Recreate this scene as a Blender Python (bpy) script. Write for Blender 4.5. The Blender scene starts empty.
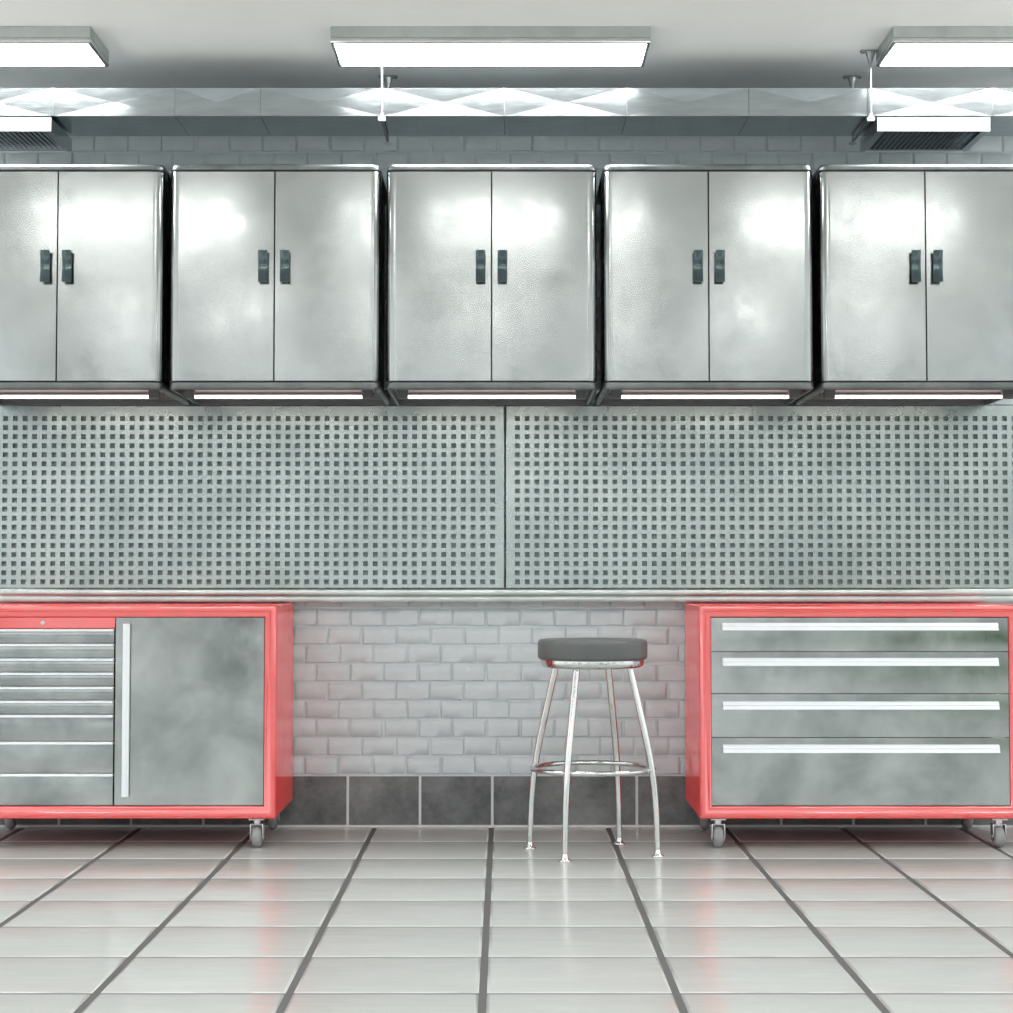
import bpy, bmesh, math, random
from mathutils import Vector
random.seed(7)
C = bpy.context.scene.collection
PI = math.pi

# ------------------------------------------------------------------ helpers
class MB:
    """collects shapes into one mesh"""
    def __init__(self): self.v = []; self.f = []; self.m = []
    def add(self, vs, fs, m=0):
        o = len(self.v); self.v += [tuple(p) for p in vs]
        for f in fs: self.f.append([i + o for i in f]); self.m.append(m)
    def box(self, x0, x1, y0, y1, z0, z1, b=0.0, seg=1, m=0):
        if b <= 0:
            vs = [(x, y, z) for z in (z0, z1) for y in (y0, y1) for x in (x0, x1)]
            self.add(vs, [(0, 2, 3, 1), (4, 5, 7, 6), (0, 1, 5, 4), (2, 6, 7, 3), (0, 4, 6, 2), (1, 3, 7, 5)], m); return
        bm = bmesh.new(); bmesh.ops.create_cube(bm, size=1)
        for v in bm.verts:
            v.co = Vector(((x0 + x1) / 2 + v.co.x * (x1 - x0), (y0 + y1) / 2 + v.co.y * (y1 - y0), (z0 + z1) / 2 + v.co.z * (z1 - z0)))
        bmesh.ops.bevel(bm, geom=bm.edges[:], offset=b, segments=seg, affect='EDGES', profile=.5)
        self.frombm(bm, m)
    def frombm(self, bm, m=0):
        bm.verts.index_update()
        self.add([v.co[:] for v in bm.verts], [[v.index for v in f.verts] for f in bm.faces], m); bm.free()
    def tube(self, pts, radii, n=14, closed=False, m=0):
        pts = [Vector(p) for p in pts]; N = len(pts)
        if not isinstance(radii, (list, tuple)): radii = [radii] * N
        up = Vector((0, 0, 1)); rings = []
        for i, p in enumerate(pts):
            if closed: t = pts[(i + 1) % N] - pts[i - 1]
            else: t = pts[min(i + 1, N - 1)] - pts[max(i - 1, 0)]
            t.normalize()
            a = t.cross(up if abs(t.z) < .95 else Vector((0, 1, 0))).normalized(); b = t.cross(a)
            rings.append([p + (a * math.cos(2 * PI * k / n) + b * math.sin(2 * PI * k / n)) * radii[i] for k in range(n)])
        vs = [q for r in rings for q in r]; fs = []
        for i in range(N if closed else N - 1):
            j = (i + 1) % N
            for k in range(n):
                l = (k + 1) % n; fs.append((i * n + k, i * n + l, j * n + l, j * n + k))
        if not closed: fs += [list(range(n))[::-1], [(N - 1) * n + k for k in range(n)]]
        self.add(vs, fs, m)
    def lathe(self, prof, cx=0, cy=0, n=48, axis='z', c=0, m=0):
        """prof: (radius, height) from bottom to top, closed with caps"""
        vs = []; fs = []; N = len(prof)
        for r, h in prof:
            for k in range(n):
                a = 2 * PI * k / n
                if axis == 'z': vs.append((cx + r * math.cos(a), cy + r * math.sin(a), h))
                elif axis == 'x': vs.append((h, cx + r * math.cos(a), cy + r * math.sin(a)))
                else: vs.append((cx + r * math.cos(a), h, cy - r * math.sin(a)))
        for i in range(N - 1):
            for k in range(n):
                l = (k + 1) % n; fs.append((i * n + k, i * n + l, (i + 1) * n + l, (i + 1) * n + k))
        fs += [list(range(n))[::-1], [(N - 1) * n + k for k in range(n)]]
        self.add(vs, fs, m)
    def loops(self, loops, cap0=True, cap1=True, closed=True, m=0):
        """skin consecutive vertex loops of equal length"""
        n = len(loops[0]); vs = [p for l in loops for p in l]; fs = []
        for i in range(len(loops) - 1):
            for k in range(n if closed else n - 1):
                l = (k + 1) % n; fs.append((i * n + k, i * n + l, (i + 1) * n + l, (i + 1) * n + k))
        if cap0: fs.append(list(range(n))[::-1])
        if cap1: fs.append([(len(loops) - 1) * n + k for k in range(n)])
        self.add(vs, fs, m)
    def xsweep(self, prof, x0, x1, m=0):
        """closed (y,z) profile run along x"""
        self.loops([[(x0, y, z) for y, z in prof], [(x1, y, z) for y, z in prof]], m=m)
    def build(self, name, mats, parent=None, smooth=True, angle=32, recalc=True):
        me = bpy.data.meshes.new(name); me.from_pydata(self.v, [], self.f)
        mats = mats if isinstance(mats, (list, tuple)) else [mats]
        for x in mats: me.materials.append(x)
        me.polygons.foreach_set('material_index', self.m)
        if recalc:
            bm = bmesh.new(); bm.from_mesh(me); bmesh.ops.recalc_face_normals(bm, faces=bm.faces[:]); bm.to_mesh(me); bm.free()
        if smooth:
            me.polygons.foreach_set('use_smooth', [True] * len(me.polygons)); me.set_sharp_from_angle(angle=math.radians(angle))
        me.update()
        o = bpy.data.objects.new(name, me); C.objects.link(o)
        if parent: o.parent = parent
        return o

def thing(name, label, cat, loc=(0, 0, 0), group=None):
    o = bpy.data.objects.new(name, None); C.objects.link(o); o.location = loc
    o.empty_display_size = .1
    return tag(o, label, cat, group)
def tag(o, label, cat, group=None):
    o['label'] = label; o['category'] = cat
    if group: o['group'] = group
    return o
def struct(o, label, cat):
    o['kind'] = 'structure'; o['label'] = label; o['category'] = cat; return o
def dup(root, loc, label):
    r = root.copy(); C.objects.link(r); r.location = loc; r['label'] = label
    for ch in list(root.children):
        c = ch.copy(); C.objects.link(c); c.parent = r
        for g in list(ch.children):
            d = g.copy(); C.objects.link(d); d.parent = c
    return r

# ------------------------------------------------------------------ materials
def nodes(name):
    m = bpy.data.materials.new(name); m.use_nodes = True; nt = m.node_tree
    return m, nt, nt.nodes['Principled BSDF']
def N(nt, t, **kw):
    n = nt.nodes.new(t)
    for k, v in kw.items():
        if k in n.inputs: n.inputs[k].default_value = v
        else: setattr(n, k, v)
    return n
def coords(nt, scale=(1, 1, 1)):
    t = N(nt, 'ShaderNodeTexCoord'); mp = N(nt, 'ShaderNodeMapping'); mp.inputs['Scale'].default_value = scale
    oi = N(nt, 'ShaderNodeObjectInfo'); mu = N(nt, 'ShaderNodeMath', operation='MULTIPLY'); mu.inputs[1].default_value = 37
    nt.links.new(oi.outputs['Random'], mu.inputs[0]); nt.links.new(mu.outputs[0], mp.inputs['Location'])
    nt.links.new(t.outputs['Object'], mp.inputs['Vector']); return mp.outputs['Vector']
def noise(nt, vec, scale, detail=4, rough=.55, dist=0):
    n = N(nt, 'ShaderNodeTexNoise', Scale=scale, Detail=detail, Roughness=rough, Distortion=dist)
    nt.links.new(vec, n.inputs['Vector']); return n.outputs['Fac']
def ramp(nt, fac, a, b, ca, cb):
    r = N(nt, 'ShaderNodeValToRGB'); e = r.color_ramp.elements
    e[0].position = a; e[1].position = b
    e[0].color = (*ca, 1) if len(ca) == 3 else ca; e[1].color = (*cb, 1) if len(cb) == 3 else cb
    nt.links.new(fac, r.inputs['Fac']); return r.outputs['Color']
def maprange(nt, fac, a, b, c, d):
    r = N(nt, 'ShaderNodeMapRange'); nt.links.new(fac, r.inputs['Value'])
    for k, v in zip(('From Min', 'From Max', 'To Min', 'To Max'), (a, b, c, d)): r.inputs[k].default_value = v
    return r.outputs['Result']
def bump(nt, p, hs):
    """hs: list of (height socket, strength, distance)"""
    prev = None
    for h, s, d in hs:
        b = N(nt, 'ShaderNodeBump', Strength=s, Distance=d); nt.links.new(h, b.inputs['Height'])
        if prev: nt.links.new(prev, b.inputs['Normal'])
        prev = b.outputs['Normal']
    nt.links.new(prev, p.inputs['Normal'])

def metal(name, c0, c1, r0, r1, wav=0.0, wscale=5, fine=.0, scale=(1, 1, 1), blot=7, metallic=1.0):
    m, nt, p = nodes(name); v = coords(nt, scale)
    a = noise(nt, v, blot, 5, .58, .3)
    nt.links.new(ramp(nt, a, .32, .68, c0, c1), p.inputs['Base Color'])
    b = noise(nt, v, blot * 2.3, 4, .6, .2)
    nt.links.new(maprange(nt, b, .3, .7, r0, r1), p.inputs['Roughness'])
    p.inputs['Metallic'].default_value = metallic
    hs = []
    if wav: hs.append((noise(nt, v, wscale, 2, .4), wav, .02))
    if fine: hs.append((noise(nt, v, 60, 5, .6), fine, .002))
    if hs: bump(nt, p, hs)
    return m

M = {}
M['door_steel'] = metal('brushed cabinet steel', (.375, .40, .395), (.455, .48, .475), .13, .23, .013, 4, 0, (1, 1, 1), 4)
M['cap_steel'] = metal('darker cabinet trim steel', (.16, .18, .18), (.26, .28, .28), .36, .5, .02, 9, 0)
M['drawer_steel'] = metal('drawer steel', (.29, .315, .31), (.50, .525, .515), .11, .20, .04, 2.5, 0, (1, 1, 1), 4)
M['peg_steel'] = metal('pegboard steel', (.37, .43, .42), (.51, .57, .555), .22, .34, .04, 2.5, 0, (1, 1, 1), 2.5)
M['rail_steel'] = metal('rail steel', (.48, .52, .51), (.60, .64, .63), .30, .42, 0, 4, 0)
M['duct_steel'] = metal('galvanised duct steel', (.37, .415, .435), (.46, .505, .525), .17, .25, 0, 4, 0, (1, 6, 6))
M['chrome'] = metal('chrome', (.60, .62, .61), (.72, .73, .72), .06, .16)
M['bright_bar'] = metal('satin aluminium bar', (.86, .90, .93), (.88, .92, .95), .30, .38, metallic=.1)
M['pull_steel'] = metal('dark polished pull', (.07, .10, .105), (.11, .145, .15), .10, .18)
M['hanger_steel'] = metal('hanger steel', (.30, .32, .32), (.40, .42, .42), .35, .5)
M['gap_dark'] = metal('dark cabinet interior', (.03, .032, .034), (.05, .052, .055), .5, .6, metallic=0)
M['side_dark'] = metal('charcoal cabinet side', (.09, .09, .096), (.12, .12, .126), .45, .6, metallic=0)

def paint(name, c, rough, coat=0.0, ior=1.5, spec=.5, c1=None, sc=6, fine=0):
    m, nt, p = nodes(name); v = coords(nt)
    nt.links.new(ramp(nt, noise(nt, v, sc, 6, .6), .3, .7, c, c1 or c), p.inputs['Base Color'])
    p.inputs['Roughness'].default_value = rough; p.inputs['IOR'].default_value = ior
    p.inputs['Specular IOR Level'].default_value = spec
    p.inputs['Coat Weight'].default_value = coat; p.inputs['Coat Roughness'].default_value = .08; p.inputs['Coat IOR'].default_value = 1.9 if coat else 1.5
    if fine: bump(nt, p, [(noise(nt, v, 90, 4), fine, .001)])
    return m
m, nt, p = nodes('red enamel'); v = coords(nt); nt.nodes.remove(p)
df = N(nt, 'ShaderNodeBsdfDiffuse'); gl = N(nt, 'ShaderNodeBsdfGlossy', Roughness=.09); ad = N(nt, 'ShaderNodeAddShader'); fr = N(nt, 'ShaderNodeFresnel', IOR=2.75)
nt.links.new(ramp(nt, noise(nt, v, 9, 5, .6), .3, .7, (.66, .008, .008), (.73, .012, .011)), df.inputs['Color'])
nt.links.new(fr.outputs[0], gl.inputs['Color']); nt.links.new(df.outputs[0], ad.inputs[0]); nt.links.new(gl.outputs[0], ad.inputs[1])
nt.links.new(ad.outputs[0], nt.nodes['Material Output'].inputs['Surface']); M['red'] = m
M['vinyl'] = paint('charcoal vinyl', (.105, .112, .110), .42, 0, 1.5, .5, (.12, .128, .126), 20, .3)
M['rubber'] = paint('grey rubber tyre', (.27, .275, .28), .5, 0, 1.5, .4, (.32, .325, .33), 40)
M['fork'] = metal('caster fork zinc', (.60, .60, .61), (.72, .72, .73), .25, .35)
M['socket'] = paint('lamp socket', (.10, .10, .105), .5)
M['lamp_pan'] = paint('lamp pan enamel', (.50, .45, .43), .5)
M['white_vent'] = metal('white brushed vent', (.80, .82, .85), (.88, .90, .93), .35, .5, 0, 4, .1, (1, 10, 10), metallic=.6)
M['plaster'] = paint('ceiling plaster', (.90, .895, .88), .85, 0, 1.5, .2, (.93, .925, .915), 5, .3)
M['brick'] = paint('painted brick', (.60, .665, .685), .36, 0, 1.5, .5, (.68, .745, .765), 12, .6)
M['grout'] = paint('light grout', (.78, .79, .78), .7)
M['floor_grout'] = paint('dark floor grout', (.10, .10, .10), .7)

def emis(name, c, s):
    m, nt, p = nodes(name)
    p.inputs['Base Color'].default_value = (.9, .9, .9, 1); p.inputs['Emission Color'].default_value = (*c, 1)
    p.inputs['Emission Strength'].default_value = s; return m
M['diffuser'] = emis('ceiling diffuser', (1, .985, .96), 18.0)
M['tube'] = emis('fluorescent tube', (1, .90, .84), 7.0)

# slate skirting tiles
m, nt, p = nodes('slate tile'); v = coords(nt)
a = noise(nt, v, 6, 10, .7, .15)
nt.links.new(ramp(nt, a, .30, .72, (.05, .056, .058), (.25, .265, .265)), p.inputs['Base Color'])
nt.links.new(maprange(nt, noise(nt, v, 12, 5), .3, .7, .35, .55), p.inputs['Roughness'])
bump(nt, p, [(noise(nt, v, 40, 6), .3, .002)]); M['slate'] = m

# floor tiles: pale glazed ceramic, faint streaks along x, slight tint tile to tile
m, nt, p = nodes('glazed floor tile'); v = coords(nt, (1, 5, 1)); v2 = coords(nt)
a = noise(nt, v, 4, 7, .6, .3)
col = ramp(nt, a, .3, .7, (.475, .49, .472), (.505, .52, .502))
at = N(nt, 'ShaderNodeAttribute', attribute_name='tint')
mx = N(nt, 'ShaderNodeMix', data_type='RGBA', blend_type='MULTIPLY'); mx.inputs['Factor'].default_value = 1
nt.links.new(col, mx.inputs[6]); nt.links.new(at.outputs['Color'], mx.inputs[7]); nt.links.new(mx.outputs[2], p.inputs['Base Color'])
nt.links.new(maprange(nt, noise(nt, v, 9, 6), .3, .7, .15, .22), p.inputs['Roughness'])
p.inputs['IOR'].default_value = 1.5
bump(nt, p, [(noise(nt, v2, 3, 3), .02, .01)]); M['tile'] = m

# ------------------------------------------------------------------ setting
WALL = 8.142; CEIL = 2.96; XL, XR = -4.2, 4.2; YN = -2.5

# floor: bevelled tiles over a grout bed
TX, TY, X0, Y0 = .464, .4615, -.052, 8.150
mb = MB(); tints = []
gx, gy = .0080, .0085
for i in range(-9, 9):
    for j in range(0, 23):
        xa, xb = X0 + i * TX + gx, X0 + (i + 1) * TX - gx
        yb, ya = Y0 - j * TY - gy, Y0 - (j + 1) * TY + gy
        def ins(d, z): return [(xa + d, ya + d, z), (xb - d, ya + d, z), (xb - d, yb - d, z), (xa + d, yb - d, z)]
        n0 = len(mb.f)
        mb.loops([ins(0, -.006), ins(.0015, -.0032), ins(.0052, -.0006), ins(.010, 0)], cap0=False)
        t = random.uniform(.94, 1.03); tints += [(t, t, t, 1)] * (len(mb.f) - n0)
n0 = len(mb.f)
mb.box(XL, XR, YN, WALL + .05, -.08, -.0031, m=1); tints += [(1, 1, 1, 1)] * (len(mb.f) - n0)
fl = mb.build('floor', [M['tile'], M['floor_grout']], angle=50)
ca = fl.data.color_attributes.new('tint', 'FLOAT_COLOR', 'CORNER')
for pl in fl.data.polygons:
    for li in pl.loop_indices: ca.data[li].color = tints[pl.index]
struct(fl, 'pale grey glazed tile floor with dark grout', 'floor')

# ceiling
mb = MB(); mb.box(XL, XR, YN, WALL + .2, CEIL, CEIL + .1); struct(mb.build('ceiling', M['plaster'], smooth=False), 'off-white plaster ceiling', 'ceiling')

# brick wall
mb = MB(); mb.box(XL, XR, WALL, WALL + .2, -.08, CEIL)
BL, BH = .136, .0736
rng = random.Random(3)
for k in range(-1, 37):
    z0 = .206 + k * BH
    off = (-.7065 + (7 - k) * .0453) % BL
    x = -24 * BL + off
    if z0 + BH > CEIL: continue
    while x < 3.1:
        nx, nz = 8, 5; us = [0, .022, .08, .36, .64, .92, .978, 1]; ws = [0, .06, .5, .915, 1]
        proud = rng.uniform(.0095, .0125); tl = rng.uniform(-.0015, .0015); tz = rng.uniform(-.0015, .0015)
        jx = rng.uniform(-.002, .002); ww = BL - .004 + rng.uniform(-.002, .002); hh = BH - .0045 + rng.uniform(-.002, .0015)
        rec = rng.random() < .25
        vs = []; fs = []
        for b_ in range(nz):
            for a_ in range(nx):
                edge = a_ in (0, nx - 1) or b_ in (0, nz - 1)
                near = a_ in (1, nx - 2) or b_ in (1, nz - 2)
                d = -.002 if edge else (proud * .78 if near else proud) + rng.uniform(-.0011, .0011) + tl * (us[a_] - .5) + tz * (ws[b_] - .5) - (.0025 if rec else 0)
                vs.append((x + .002 + jx + us[a_] * ww + rng.uniform(-.0012, .0012), WALL - d, z0 + .00225 + ws[b_] * hh + rng.uniform(-.0014, .0014)))
        for b_ in range(nz - 1):
            for a_ in range(nx - 1):
                i = b_ * nx + a_; fs.append((i, i + 1, i + nx + 1, i + nx))
        mb.add(vs, fs); x += BL
struct(mb.build('wall_back', M['brick'], recalc=False, angle=60), 'grey painted brick back wall', 'wall')

# slate skirting with pale grout
mb = MB(); mb.box(XL, XR, WALL - .012, WALL + .02, -.006, .2005, m=1)
bx = -.623
for k in range(-14, 16):
    xa = bx + k * .2872 + .0055; xb = bx + (k + 1) * .2872 - .0055
    mb.box(xa, xb, WALL - .0175, WALL - .005, .009, .2, .0012)
struct(mb.build('baseboard_back', [M['slate'], M['grout']]), 'dark slate tile skirting with pale grout', 'baseboard')

# ------------------------------------------------------------------ ceiling lights
def light(label, loc):
    t = thing('ceiling_light', label, 'ceiling light', loc, 'ceiling light panels')
    W2, D2, H = .572, .172, .062
    mb = MB(); mb.box(-W2, W2, -D2, -D2 + .006, -H + .022, 0, .0015); mb.box(-W2, W2, D2 - .006, D2, -H + .022, 0, .0015)
    mb.box(-W2, -W2 + .006, -D2 + .006, D2 - .006, -H + .022, 0); mb.box(W2 - .006, W2, -D2 + .006, D2 - .006, -H + .022, 0)
    mb.box(-W2 + .006, W2 - .006, -D2 + .006, D2 - .006, -.006, 0)
    mb.build('housing', M['rail_steel'], t)
    mb = MB()
    # rounded chrome rim swept round the rectangle
    prof = [(.004, -H + .0225), (0, -H + .018), (-.001, -H + .010), (.001, -H + .003), (.006, -H), (.012, -H + .002), (.013, -H + .010), (.013, -H + .0225)]
    lp = [[(-W2 + u, -D2 + u, z), (W2 - u, -D2 + u, z), (W2 - u, D2 - u, z), (-W2 + u, D2 - u, z)] for u, z in prof]
    mb.loops(lp + [lp[0]], cap0=False, cap1=False)
    mb.build('rim', M['chrome'], t, angle=50)
    mb = MB(); mb.box(-W2 + .0132, W2 - .0132, -D2 + .0132, D2 - .0132, -H + .003, -H + .012, .002)
    mb.build('diffuser', M['diffuser'], t)
    return t
LX = -.05
L0 = light('whole ceiling light panel in the middle, above the middle wall cabinet', (LX, 7.343, CEIL))
dup(L0, (LX - 2.003, 7.343, CEIL), 'ceiling light panel cut off by the left edge of the photo')
dup(L0, (LX + 2.013, 7.343, CEIL), 'ceiling light panel cut off by the right edge of the photo')
for yy, wd in ((4.1, 'second'), (.45, 'third')):
    for k, sd in ((-1, 'left'), (0, 'middle'), (1, 'right')):
        dup(L0, (LX + 2.0 * k, yy, CEIL), f'{sd} ceiling light panel in the {wd} row out from the brick wall')

# ------------------------------------------------------------------ air duct
DF, DB, DZ0, DZ1 = 7.53, 7.88, 2.718, 2.824
du = thing('air_duct', 'long flat galvanised steel air duct with creased diamond panels below the ceiling', 'duct', (0, DF, DZ0))
U = .4575
seams = [-3.065, -2.608, -2.151, -1.693, -1.235, -.915] + [k * U for k in range(-1, 8)]
AP = -.004
for a_, b_ in zip(seams[:-1], seams[1:]):
    a_ += .0012; b_ -= .0012; mb = MB()
    D, H = DB - DF, DZ1 - DZ0
    F = [(a_, 0, 0), (b_, 0, 0), (b_, 0, H), (a_, 0, H)]; Bk = [(a_, D, 0), (b_, D, 0), (b_, D, H), (a_, D, H)]
    vs = F + Bk + [((a_ + b_) / 2, -AP, H / 2), ((a_ + b_) / 2, D / 2, -AP)]
    fs = [(0, 1, 8), (1, 2, 8), (2, 3, 8), (3, 0, 8), (0, 4, 9), (4, 5, 9), (5, 1, 9), (1, 0, 9), (4, 7, 6, 5), (3, 2, 6, 7), (0, 3, 7, 4), (1, 5, 6, 2)]
    mb.add(vs, fs); mb.build('duct_section', M['duct_steel'], du, smooth=False)
for s in seams[1:-1]:
    mb = MB(); mb.box(s - .0012, s + .0012, .003, DB - DF - .003, .003, DZ1 - DZ0 - .003); mb.build('seam_gasket', M['hanger_steel'], du, smooth=False)

# vents under the duct
def vent(label, x):
    t = thing('air_vent', label, 'air vent', (x, 7.505, DZ0), 'air vents under the duct')
    W2, D, H = .2105, .372, .064; T = -.012
    mb = MB(); mb.box(-W2, W2, -.004, .004, -H, T, .001)                       # front plate
    mb.build('front_plate', M['white_vent'], t)
    mb = MB(); mb.box(-W2 + .002, -W2 + .028, .004, D, -H + .003, T); mb.box(W2 - .028, W2 - .002, .004, D, -H + .003, T)
    mb.box(-W2 + .028, W2 - .028, D - .03, D, -H + .003, T); mb.box(-W2 + .028, W2 - .028, .004, .016, -H + .003, T)
    mb.box(-W2 + .028, W2 - .028, .016, D - .03, -.018, T)
    mb.build('frame', M['duct_steel'], t, smooth=False)
    mb = MB(); mb.box(-W2 + .02, W2 - .02, D - .012, D + .002, -H - .004, -H + .002, .001); mb.build('rear_lip', M['white_vent'], t)
    n = 19
    for k in range(n):
        cx = -W2 + .036 + k * (2 * W2 - .072) / (n - 1)
        s = MB(); s.add([(cx - .007, y, -H + .005) for y in (.016, D - .03)] + [(cx + .005, y, -H + .024) for y in (.016, D - .03)] +
                        [(cx - .0055, y, -H + .004) for y in (.016, D - .03)] + [(cx + .0065, y, -H + .023) for y in (.016, D - .03)],
                        [(0, 1, 3, 2), (4, 6, 7, 5), (0, 4, 5, 1), (2, 3, 7, 6), (0, 2, 6, 4), (1, 5, 7, 3)])
        s.build('louver', M['duct_steel'], t, smooth=False)
    return t
v1 = vent('louvered air vent under the right end of the duct', 1.602)
dup(v1, (-1.903, 7.505, DZ0), 'louvered air vent under the duct at the left edge of the photo')

# duct hangers
def hanger(label, x):
    t = thing('duct_hanger', label, 'duct hanger', (x, 7.505, DZ0), 'rod hangers holding the duct')
    hz = CEIL - DZ0
    for nm, y, r in (('front', 0, .004), ('rear', .392, .004)):
        pl = MB(); pl.box(-.037, .037, y - .012, y + .012, hz - .007, hz, .002)
        for s in (-1, 1): pl.lathe([(.006, hz - .011), (.006, hz - .006)], s * .028, y, 10)
        p_ = pl.build('ceiling_plate', M['hanger_steel'], t)
        co = MB(); co.lathe([(.006, hz - .05), (.010, hz - .036), (.019, hz - .007)], 0, y, 16); co.build('cone', M['hanger_steel'], p_)
        rd = MB(); rd.tube([(0, y, -.02), (0, y, hz - .045)], r, 10); rd.build('rod', M['hanger_steel'], t)
    mb = MB(); mb.box(-.004, .004, .004, .40, -.022, -.013, .001); mb.build('cross_bar', M['hanger_steel'], t)
    mb = MB(); mb.box(-.014, .014, -.010, .006, -.026, -.010, .002); mb.lathe([(.008, -.010), (.006, .004)], 0, 0, 12); mb.build('front_clamp', M['white_vent'], t)
    mb = MB(); mb.box(-.014, .014, .388, .402, -.028, -.020, .002); mb.lathe([(.004, -.034), (.004, -.028)], 0, .395, 8); mb.build('rear_clamp', M['rail_steel'], t)
    return t
h1 = hanger('thin rod hanger on the duct under the middle ceiling light', -.458)
dup(h1, (1.368, 7.505, DZ0), 'thin rod hanger on the duct left of the right air vent')

# ------------------------------------------------------------------ wall cabinets
HW, CY0, CY1, CZ0, CZ1 = .3870, 0, .69, 0, .835
DZa, DZb = .032, .806
def plan(i, r=.038, n=8):
    """plan outline with rounded front corners, inset i"""
    x, y = HW - i, CY0 + i; r = max(r - i, .004); pts = [(-x, CY1)]
    for k in range(n + 1):
        a = PI + (PI / 2) * k / n; pts.append((-x + r + r * math.cos(a), y + r + r * math.sin(a)))
    for k in range(n + 1):
        a = 1.5 * PI + (PI / 2) * k / n; pts.append((x - r + r * math.cos(a), y + r + r * math.sin(a)))
    return pts + [(x, CY1)]
def at(pl, z): return [(x, y, z) for x, y in pl]
def wall_cabinet(label, x):
    t = thing('wall_cabinet', label, 'cabinet', (x, 7.40, 1.677), 'steel wall cabinets')
    # carcass between the caps
    mb = MB(); mb.loops([at(plan(.024), DZa - .004), at(plan(.024), DZb + .004)]); mb.build('carcass', M['side_dark'], t)
    # top cap with rolled edge
    mb = MB(); mb.loops([at(plan(.026), DZb + .0035), at(plan(.003), DZb + .0035), at(plan(0), DZb + .006), at(plan(0), CZ1 - .014), at(plan(.003), CZ1 - .006), at(plan(.009), CZ1 - .0015), at(plan(.018), CZ1)])
    mb.build('top_cap', M['cap_steel'], t, angle=50)
    # bottom cap: a tray, open below
    mb = MB(); P_ = plan(0); I = plan(.016)
    Iz = lambda z: [(px, min(py, CY1 - .016), z) for px, py in I]
    mb.loops([at(plan(.026), DZa - .0035), at(plan(.003), DZa - .0035), at(plan(0), DZa - .006), at(plan(0), .010), at(plan(.004), .003), at(plan(.009), .0), Iz(0), Iz(.0020)], cap0=True, cap1=False)
    mb.build('bottom_cap', M['cap_steel'], t, angle=50)
    mb = MB(); mb.loops([Iz(.0015), Iz(.0185)], cap0=False, cap1=True); mb.build('bottom_pan', M['side_dark'], t)
    for s in (-1, 1):
        out = [(s * abs(px), py) for px, py in plan(0) if px > 0 and py < .3] + [(s * HW, .085)]
        inn = [(s * abs(px), py) for px, py in plan(.022) if px > 0 and py < .3] + [(s * (HW - .022), .085)]
        out = [(s * .0028, 0.0)] + out; inn = [(s * .0028, .022)] + inn
        bev = .0018
        ring = [(px, py) for px, py in out] + inn[::-1]
        outb = [(px + (s * bev if k == 0 else 0), py + bev) for k, (px, py) in enumerate(out)]
        mb = MB()
        ringb = outb + inn[::-1]
        mb.loops([at(ringb, DZa), at(ring, DZa + bev), at(ring, DZb - bev), at(ringb, DZb)])
        d = mb.build('door', M['door_steel'], t, angle=40)
        # bowed pull handle
        mb = MB(); hx = s * .040; zc = 2.1275 - 1.677; loops = []
        for k in range(13):
            u = k / 12; z = zc - .0585 + .117 * u; bow = .029 - .009 * math.sin(PI * u); w = .0175
            pr = [(-w, 0), (-w * .96, -.004), (-w * .55, -.0075), (0, -.0088), (w * .55, -.0075), (w * .96, -.004), (w, 0), (w * .5, .002), (-w * .5, .002)]
            loops.append([(hx + a_, -bow + b_, z) for a_, b_ in pr])
        mb.loops(loops)
        for zz in (zc - .044, zc + .044): mb.box(hx - .007, hx + .007, -.020, .001, zz - .006, zz + .006)
        mb.build('handle', M['pull_steel'], d, angle=50)
    return t
CX = -.0475; CP = .7965
labels = ['leftmost steel double-door wall cabinet, cut off by the left edge of the photo',
          'steel double-door wall cabinet second from the left in the row of five',
          'middle steel double-door wall cabinet of five, under the whole ceiling light',
          'steel double-door wall cabinet fourth from the left, above the bar stool',
          'rightmost steel double-door wall cabinet, under the right air vent']
c0 = wall_cabinet(labels[2], CX)
for k in (0, 1, 3, 4): dup(c0, (CX + (k - 2) * CP, 7.40, 1.677), labels[k])

# tube lights under the cabinets
def tube_light(label, x):
    t = thing('tube_light', label, 'tube light', (x, 7.56, 1.6955), 'tube lights under the wall cabinets')
    mb = MB(); mb.box(-.352, .352, -.03, .12, -.004, -.0005, .001); mb.build('base_plate', M['lamp_pan'], t)
    mb = MB(); mb.lathe([(.005, -.314), (.006, -.311), (.006, .311), (.005, .314)], 0, -.031, 16, 'x'); mb.build('tube', M['tube'], t)
    for s in (-1, 1):
        mb = MB(); mb.box(min(s * .312, s * .352), max(s * .312, s * .352), -.016, .016, -.038, -.004, .002); mb.build('socket', M['socket'], t)
    mb = MB(); mb.box(-.352, .352, .112, .120, -.020, -.004, .001); mb.build('rear_lip', M['socket'], t)
    return t
nm = ['leftmost', 'second from left', 'middle', 'fourth from left', 'rightmost']
t0 = tube_light('thin tube light fixed under the middle wall cabinet', CX)
for k in (0, 1, 3, 4): dup(t0, (CX + (k - 2) * CP, 7.56, 1.6955), f'thin tube light fixed under the {nm[k]} wall cabinet')

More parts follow.
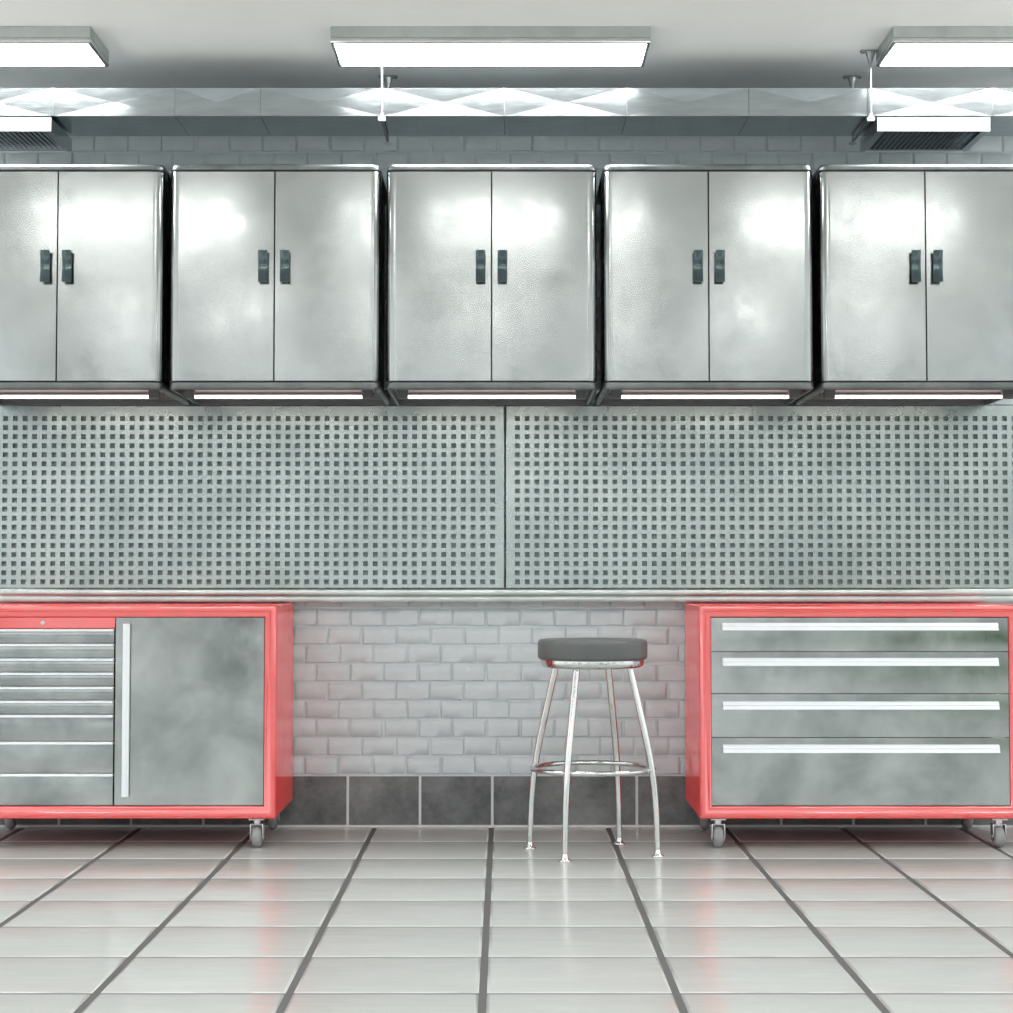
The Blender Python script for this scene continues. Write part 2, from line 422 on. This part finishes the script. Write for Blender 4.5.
# ------------------------------------------------------------------ pegboards
PX, PZ, HS = .0389, .0362, .0196
def pegboard(label, x0, x1, first, step):
    """panel from x0 to x1; hole columns start at first"""
    yf, th, z0, z1 = 8.088, .012, .9475, 1.676
    t = thing('pegboard', label, 'pegboard', ((x0 + x1) / 2, yf, z0), 'steel pegboards')
    ox = (x0 + x1) / 2
    xs = []; c = first
    while x0 + .03 < c < x1 - .03: xs.append(c); c += step
    xs.sort(); zs = [.9725 + PZ * k for k in range(19)]
    gx = [x0 + .004] + [q for c in xs for q in (c - HS / 2, c + HS / 2)] + [x1 - .004]
    gz = [z0 + .003] + [q for c in zs for q in (c - HS / 2, c + HS / 2)] + [z1 - .003]
    nx, nz = len(gx), len(gz); vs = []; fs = []
    for layer in (0, th):
        for z in gz:
            for x in gx: vs.append((x - ox, layer, z - z0))
    S = nx * nz; I = lambda i, j, l=0: l * S + j * nx + i
    for j in range(nz - 1):
        for i in range(nx - 1):
            if i % 2 == 1 and j % 2 == 1:
                fs += [(I(i, j), I(i + 1, j), I(i + 1, j, 1), I(i, j, 1)), (I(i + 1, j), I(i + 1, j + 1), I(i + 1, j + 1, 1), I(i + 1, j, 1)),
                       (I(i + 1, j + 1), I(i, j + 1), I(i, j + 1, 1), I(i + 1, j + 1, 1)), (I(i, j + 1), I(i, j), I(i, j, 1), I(i, j + 1, 1))]
            else:
                fs.append((I(i, j), I(i + 1, j), I(i + 1, j + 1), I(i, j + 1)))
    mb = MB(); mb.add(vs, fs)
    # rolled edge
    a, b, c, d = gx[0] - ox, gx[-1] - ox, gz[0] - z0, gz[-1] - z0
    R = lambda e, y: [(a - e, y, c - e), (b + e, y, c - e), (b + e, y, d + e), (a - e, y, d + e)]
    mb.loops([R(0, 0), R(.002, .0006), R(.003, .003), R(.003, th + .012)], cap0=False, cap1=False)
    mb.build('panel', M['peg_steel'], t, recalc=False)
    bk = MB(); bk.box(x0 - ox + .01, x1 - ox - .01,   .024, .031, .01, z1 - z0 - .01); bk.build('backing', M['back'], t, smooth=False)
m_, nt_, p_ = nodes('grey backing board'); p_.inputs['Base Color'].default_value = (.52, .63, .62, 1); p_.inputs['Roughness'].default_value = .6; M['back'] = m_
pegboard('perforated steel pegboard on the right, above the red four-drawer cabinet', .0045, 2.10, .0515, PX)
pegboard('perforated steel pegboard on the left, above the red cabinet with a door', -2.10, .0005, -.0475, -PX)

# steel rail below them
mb = MB()
pf = [(8.13, .9465), (8.064, .9465), (8.058, .9440), (8.0565, .9400), (8.0545, .932), (8.0545, .924), (8.0575, .918), (8.060, .916), (8.0575, .9135), (8.056, .909), (8.056, .896), (8.058, .8925), (8.13, .8925)]
mb.xsweep(pf, -3.0, 3.0)
tag(mb.build('wall_rail', M['rail_steel'], angle=50), 'long horizontal steel rail on the wall below both pegboards', 'rail')

# ------------------------------------------------------------------ red tool cabinets
FY, BD = 7.50, .615         # front plane, depth
Z0c, Z1c = .1065, .8895
def caster(parent, x, y, name='caster'):
    mb = MB(); mb.box(x - .028, x + .028, y - .028, y + .028, -.006, -.0005, .001); mb.lathe([(.014, -.020), (.014, -.006)], x, y, 16)
    c = mb.build('caster', M['fork'], parent)
    f = MB(); w, top = .0245, -.020
    f.box(x - w, x + w, y - .016, y + .020, top - .005, top, .0015)
    for s in (-1, 1):
        xs = sorted((x + s * w, x + s * (w - .004)))
        pr = [(y - .016, top - .002), (y + .022, top - .002), (y + .022, top - .030), (y + .012, -.078), (y - .002, -.082), (y - .012, -.074), (y - .020, top - .032)]
        f.loops([[(xs[0], a, b) for a, b in pr], [(xs[1], a, b) for a, b in pr]])
    f.lathe([(.006, x - w - .002), (.006, x + w + .002)], y, -Z0c + .0385, 10, 'x')
    f.build('fork', M['fork'], c)
    wl = MB(); R = .0385
    wl.lathe([(.012, x - .018), (R * .62, x - .018), (R * .82, x - .016), (R * .94, x - .0105), (R * .985, x - .005), (R, x), (R * .985, x + .005), (R * .94, x + .0105), (R * .82, x + .016), (R * .62, x + .018), (.012, x + .018)], y, -Z0c + R, 28, 'x')
    wl.build('wheel', M['rubber'], c)
def carcass(label, name, xa, xb, wheels):
    t = thing(name, label, 'tool cabinet', ((xa + xb) / 2, FY, Z0c), None)
    w2 = (xb - xa) / 2; H = Z1c - Z0c; T = .04
    mb = MB()
    mb.box(-w2 + .001, -w2 + T, .012, BD, 0.001, H - .001, .003); mb.box(w2 - T, w2 - .001, .012, BD, 0.001, H - .001, .003)
    mb.box(-w2 + T, w2 - T, .012, BD, H - T, H - .001); mb.box(-w2 + T, w2 - T, .012, BD, 0.001, T)
    mb.box(-w2 + T, w2 - T, BD - .02, BD, T, H - T)
    mb.build('body', M['red'], t)
    # mitred front frame with stepped profile
    mb = MB()
    pr = [(.0, .030), (.0, .006), (.0015, .0022), (.005, 0), (.020, 0), (.0225, .0012), (.0245, .0045), (.027, .0055), (.0385, .0055), (.0425, .0075), (.0445, .012), (.0445, .030)]
    L = [[(-w2 + u, v, u), (w2 - u, v, u), (w2 - u, v, H - u), (-w2 + u, v, H - u)] for u, v in pr]
    mb.loops(L + [L[0]], cap0=False, cap1=False)
    mb.build('front_frame', M['red'], t, angle=40)
    for wx in wheels:
        caster(t, wx - (xa + xb) / 2, .031); caster(t, wx - (xa + xb) / 2, .545)
    return t, w2, H
def bowed(mb, x0, x1, z0, z1, y0, y1, bow, n=8):
    """panel whose face bulges a little towards the room"""
    lp = []
    for k in range(n + 1):
        u = k / n; z = z0 + (z1 - z0) * u; y = y0 - bow * (1 - (2 * u - 1) ** 2)
        if k in (0, n): lp.append([(x0 + .0005, y + .0005, z), (x1 - .0005, y + .0005, z), (x1 - .0005, y1, z), (x0 + .0005, y1, z)])
        e = min(max(z, z0 + .0005), z1 - .0005)
        lp.append([(x0, y, e), (x1, y, e), (x1, y1, e), (x0, y1, e)])
        if k == n: lp[-1], lp[-2] = lp[-2], lp[-1]
    mb.loops(lp)

# right: four wide drawers
t, w2, H = carcass('red steel rolling tool cabinet with four wide drawers, at the right', 'tool_cabinet', .717, 1.905, (.786, 1.819))
zs = [.8435, .717, .563, .402, .1525]; hz = [(.8235, .7965), (.6945, .6665), (.5345, .5065), (.3765, .348)]
for k in range(4):
    mb = MB(); bowed(mb, -w2 + .0462, w2 - .0462, zs[k + 1] - Z0c + .001, zs[k] - Z0c - .001, .017, .035, .0014)
    d = mb.build('drawer', M['drawer_steel'], t, angle=20)
    mb = MB(); a, b = hz[k][0] - Z0c, hz[k][1] - Z0c; h = a - b
    # bar with a ridge: two facets that both lean upwards
    pr = [(.020, a), (.004, a), (-.006, b + h * .55), (-.0045, b + h * .47), (-.012, b), (-.009, b - .0005), (.020, b)]
    mb.xsweep([(y, z) for y, z in pr], (.804 - 1.311), (1.819 - 1.311))
    mb.build('handle', M['bright_bar'], d, angle=20)

# left: door and nine drawers
t, w2, H = carcass('red steel rolling tool cabinet with a door and nine drawers, at the left', 'tool_cabinet', -2.014, -.840, (-1.942, -.911))
cx = -1.427
mb = MB(); xd0, xd1 = -1.4355 - cx, w2 - .0462
mb.box(xd0, xd1, .014, .034, .1535 - Z0c, .8440 - Z0c, .0015)
d = mb.build('door', M['drawer_steel'], t)
mb = MB()
pr = [(-1.4055, .004), (-1.4045, -.008), (-1.3925, -.010), (-1.3805, -.008), (-1.3795, .004)]
mb.loops([[(x - cx, y, .187 - Z0c) for x, y in pr], [(x - cx, y, .821 - Z0c) for x, y in pr]])
for zz in (.23, .78): mb.box(-1.399 - cx, -1.386 - cx, .003, .0145, zz - Z0c - .01, zz - Z0c + .01)
mb.build('handle', M['bright_bar'], d, angle=20)
xa, xb = -w2 + .0462, -1.4415 - cx
mb = MB(); mb.box(xa, xb + .004, .013, .034, (.8035 - Z0c), (.8440 - Z0c), .0015)
lk = mb.build('lock_panel', M['red'], t)
mb = MB(); mb.lathe([(.0075, .0105), (.0085, .0135)], (xa + xb) / 2, .824 - Z0c, 20, 'y'); mb.build('lock', M['chrome'], lk)
zt = [.8015, .7470, .693, .641, .589, .538, .486, .387, .270, .1525]
for k in range(9):
    a, b = zt[k] - Z0c, zt[k + 1] - Z0c
    mb = MB(); bowed(mb, xa, xb, b + .0015, a - .010, .018, .035, .0016)
    d = mb.build('drawer', M['drawer_steel'], t, angle=20)
    mb = MB(); pr = [(.034, a - .0005), (.010, a - .0005), (.003, a - .006), (.003, a - .0095), (.006, a - .0100), (.034, a - .0100)]
    mb.xsweep(pr, xa, xb); mb.build('handle', M['bright_bar'], d, angle=20)

# ------------------------------------------------------------------ bar stool
sx, sy = .319, 7.378
st = thing('bar_stool', 'round bar stool with charcoal seat and chrome legs by the brick wall', 'stool', (sx, sy, 0))
prof = [(.150, .694), (.180, .6945), (.190, .6955), (.1965, .700), (.1985, .708), (.1985, .742), (.1975, .750), (.194, .756), (.188, .7595), (.170, .7605), (.10, .7615), (.02, .762)]
prof = [(r_, z_ if z_ < .71 else z_ + .008) for r_, z_ in prof]
mb = MB(); mb.lathe(prof, 0, 0, 64); mb.build('seat', M['vinyl'], st, angle=60)
mb = MB(); mb.lathe([(.150, .6655), (.170, .666), (.180, .669), (.186, .676), (.187, .685), (.186, .694)], 0, 0, 64); mb.build('seat_ring', M['chrome'], st, angle=60)
path = [(.250, .008), (.2485, .06), (.2455, .14), (.2405, .21), (.234, .27), (.2255, .325), (.214, .385), (.200, .445), (.1845, .51), (.1675, .58), (.151, .645), (.146, .668)]
# smooth the leg path
def smooth(pts, it=2):
    for _ in range(it):
        q = [pts[0]]
        for a, b in zip(pts[:-1], pts[1:]):
            q.append((a[0] * .75 + b[0] * .25, a[1] * .75 + b[1] * .25)); q.append((a[0] * .25 + b[0] * .75, a[1] * .25 + b[1] * .75))
        pts = q + [pts[-1]]
    return pts
path = smooth(path, 1)
for k in range(4):
    an = math.radians(64.5 + 90 * k); ca_, sa_ = math.cos(an), math.sin(an)
    mb = MB(); mb.tube([(r * ca_, r * sa_, z) for r, z in path], [.0095 + .0032 * min(1, z / .40) for r, z in path], 16)
    lg = mb.build('leg', M['chrome'], st, angle=60)
    mb = MB(); mb.lathe([(.022, .0), (.0225, .004), (.020, .007), (.0135, .011), (.0115, .018), (.0100, .026)], .250 * ca_, .250 * sa_, 24); mb.build('foot_glide', M['chrome'], lg, angle=50)
mb = MB(); mb.tube([(  .2185 * math.cos(2 * PI * k / 72), .2185 * math.sin(2 * PI * k / 72),   .303) for k in range(72)], .0095, 12, closed=True)
mb.build('foot_ring', M['chrome'], st, angle=60)

# ------------------------------------------------------------------ daylight through the open front of the garage
w = bpy.data.worlds.new('World'); bpy.context.scene.world = w; w.use_nodes = True; nt = w.node_tree
bg = nt.nodes['Background']
tc = N(nt, 'ShaderNodeTexCoord'); sp = N(nt, 'ShaderNodeSeparateXYZ'); nt.links.new(tc.outputs['Generated'], sp.inputs[0])
r = N(nt, 'ShaderNodeValToRGB'); nt.links.new(maprange(nt, sp.outputs['Z'], -1, 1, 0, 1), r.inputs['Fac'])
e = r.color_ramp.elements
e[0].position = 0; e[0].color = (1.5, 1.5, 1.47, 1); e[1].position = 1; e[1].color = (.95, .98, 1.0, 1)
for p_, c_ in ((.46, (.74, .76, .75)), (.505, (.72, .75, .75)), (.56, (.88, .92, .93))):
    q = e.new(p_); q.color = (*c_, 1)
def mth(op, a, b=None):
    n = N(nt, 'ShaderNodeMath', operation=op)
    for k, x in enumerate((a, b)):
        if x is None: continue
        if isinstance(x, (int, float)): n.inputs[k].default_value = x
        else: nt.links.new(x, n.inputs[k])
    return n.outputs[0]
def sstep(x, a, b):
    n = N(nt, 'ShaderNodeMapRange', interpolation_type='SMOOTHSTEP'); nt.links.new(x, n.inputs['Value'])
    n.inputs['From Min'].default_value = a; n.inputs['From Max'].default_value = b; return n.outputs['Result']
def mixc(fac, a, b):
    n = N(nt, 'ShaderNodeMix', data_type='RGBA'); nt.links.new(fac, n.inputs['Factor']); nt.links.new(a, n.inputs[6])
    n.inputs[7].default_value = (*b, 1); return n.outputs[2]
dirv = tc.outputs['Generated']
front = sstep(mth('MULTIPLY', sp.outputs['Y'], -1), .2, .6)
az = mth('DIVIDE', sp.outputs['X'], mth('MAXIMUM', mth('ABSOLUTE', sp.outputs['Y']), .05))
mp = N(nt, 'ShaderNodeMapping'); mp.inputs['Scale'].default_value = (9, 2, 16); nt.links.new(dirv, mp.inputs['Vector'])
nz = noise(nt, mp.outputs['Vector'], 1.0, 4, .55, .4)
zz = sp.outputs['Z']
band = mth('MULTIPLY', sstep(zz, -.16, -.08), mth('SUBTRACT', 1.0, sstep(zz, .05, .16)))
dark = mth('MULTIPLY', mth('MULTIPLY', band, sstep(nz, .48, .58)), front)
col = mixc(mth('MULTIPLY', dark, .95), r.outputs['Color'], (.05, .06, .06))
gb = mth('MULTIPLY', mth('MULTIPLY', sstep(zz, -.085, -.06), mth('SUBTRACT', 1.0, sstep(zz, -.03, .02))), mth('MULTIPLY', sstep(az, .16, .215), mth('SUBTRACT', 1.0, sstep(az, .30, .42))))
grn = mth('MULTIPLY', gb, front)
col = mixc(grn, col, (.03, .13, .015))
nt.links.new(col, bg.inputs['Color']); bg.inputs['Strength'].default_value = 1.6

# ------------------------------------------------------------------ camera
cam = bpy.data.cameras.new('Camera'); co = bpy.data.objects.new('Camera', cam); C.objects.link(co)
cam.sensor_fit = 'HORIZONTAL'; cam.sensor_width = 36; cam.lens = 36 * 2030 / 1013
co.location = (0, 0, 1.0); co.rotation_euler = (PI / 2 + math.atan(.05), 0, 0)
cam.shift_x = 2 / 1013; cam.shift_y = -33 / 1013
cam.clip_end = 100
S = bpy.context.scene; S.camera = co
S.view_settings.view_transform = 'Standard'; S.view_settings.look = 'None'; S.view_settings.gamma = 1; S.view_settings.exposure = 0
S.view_settings.use_curve_mapping = False
S.cycles.sample_clamp_indirect = 4
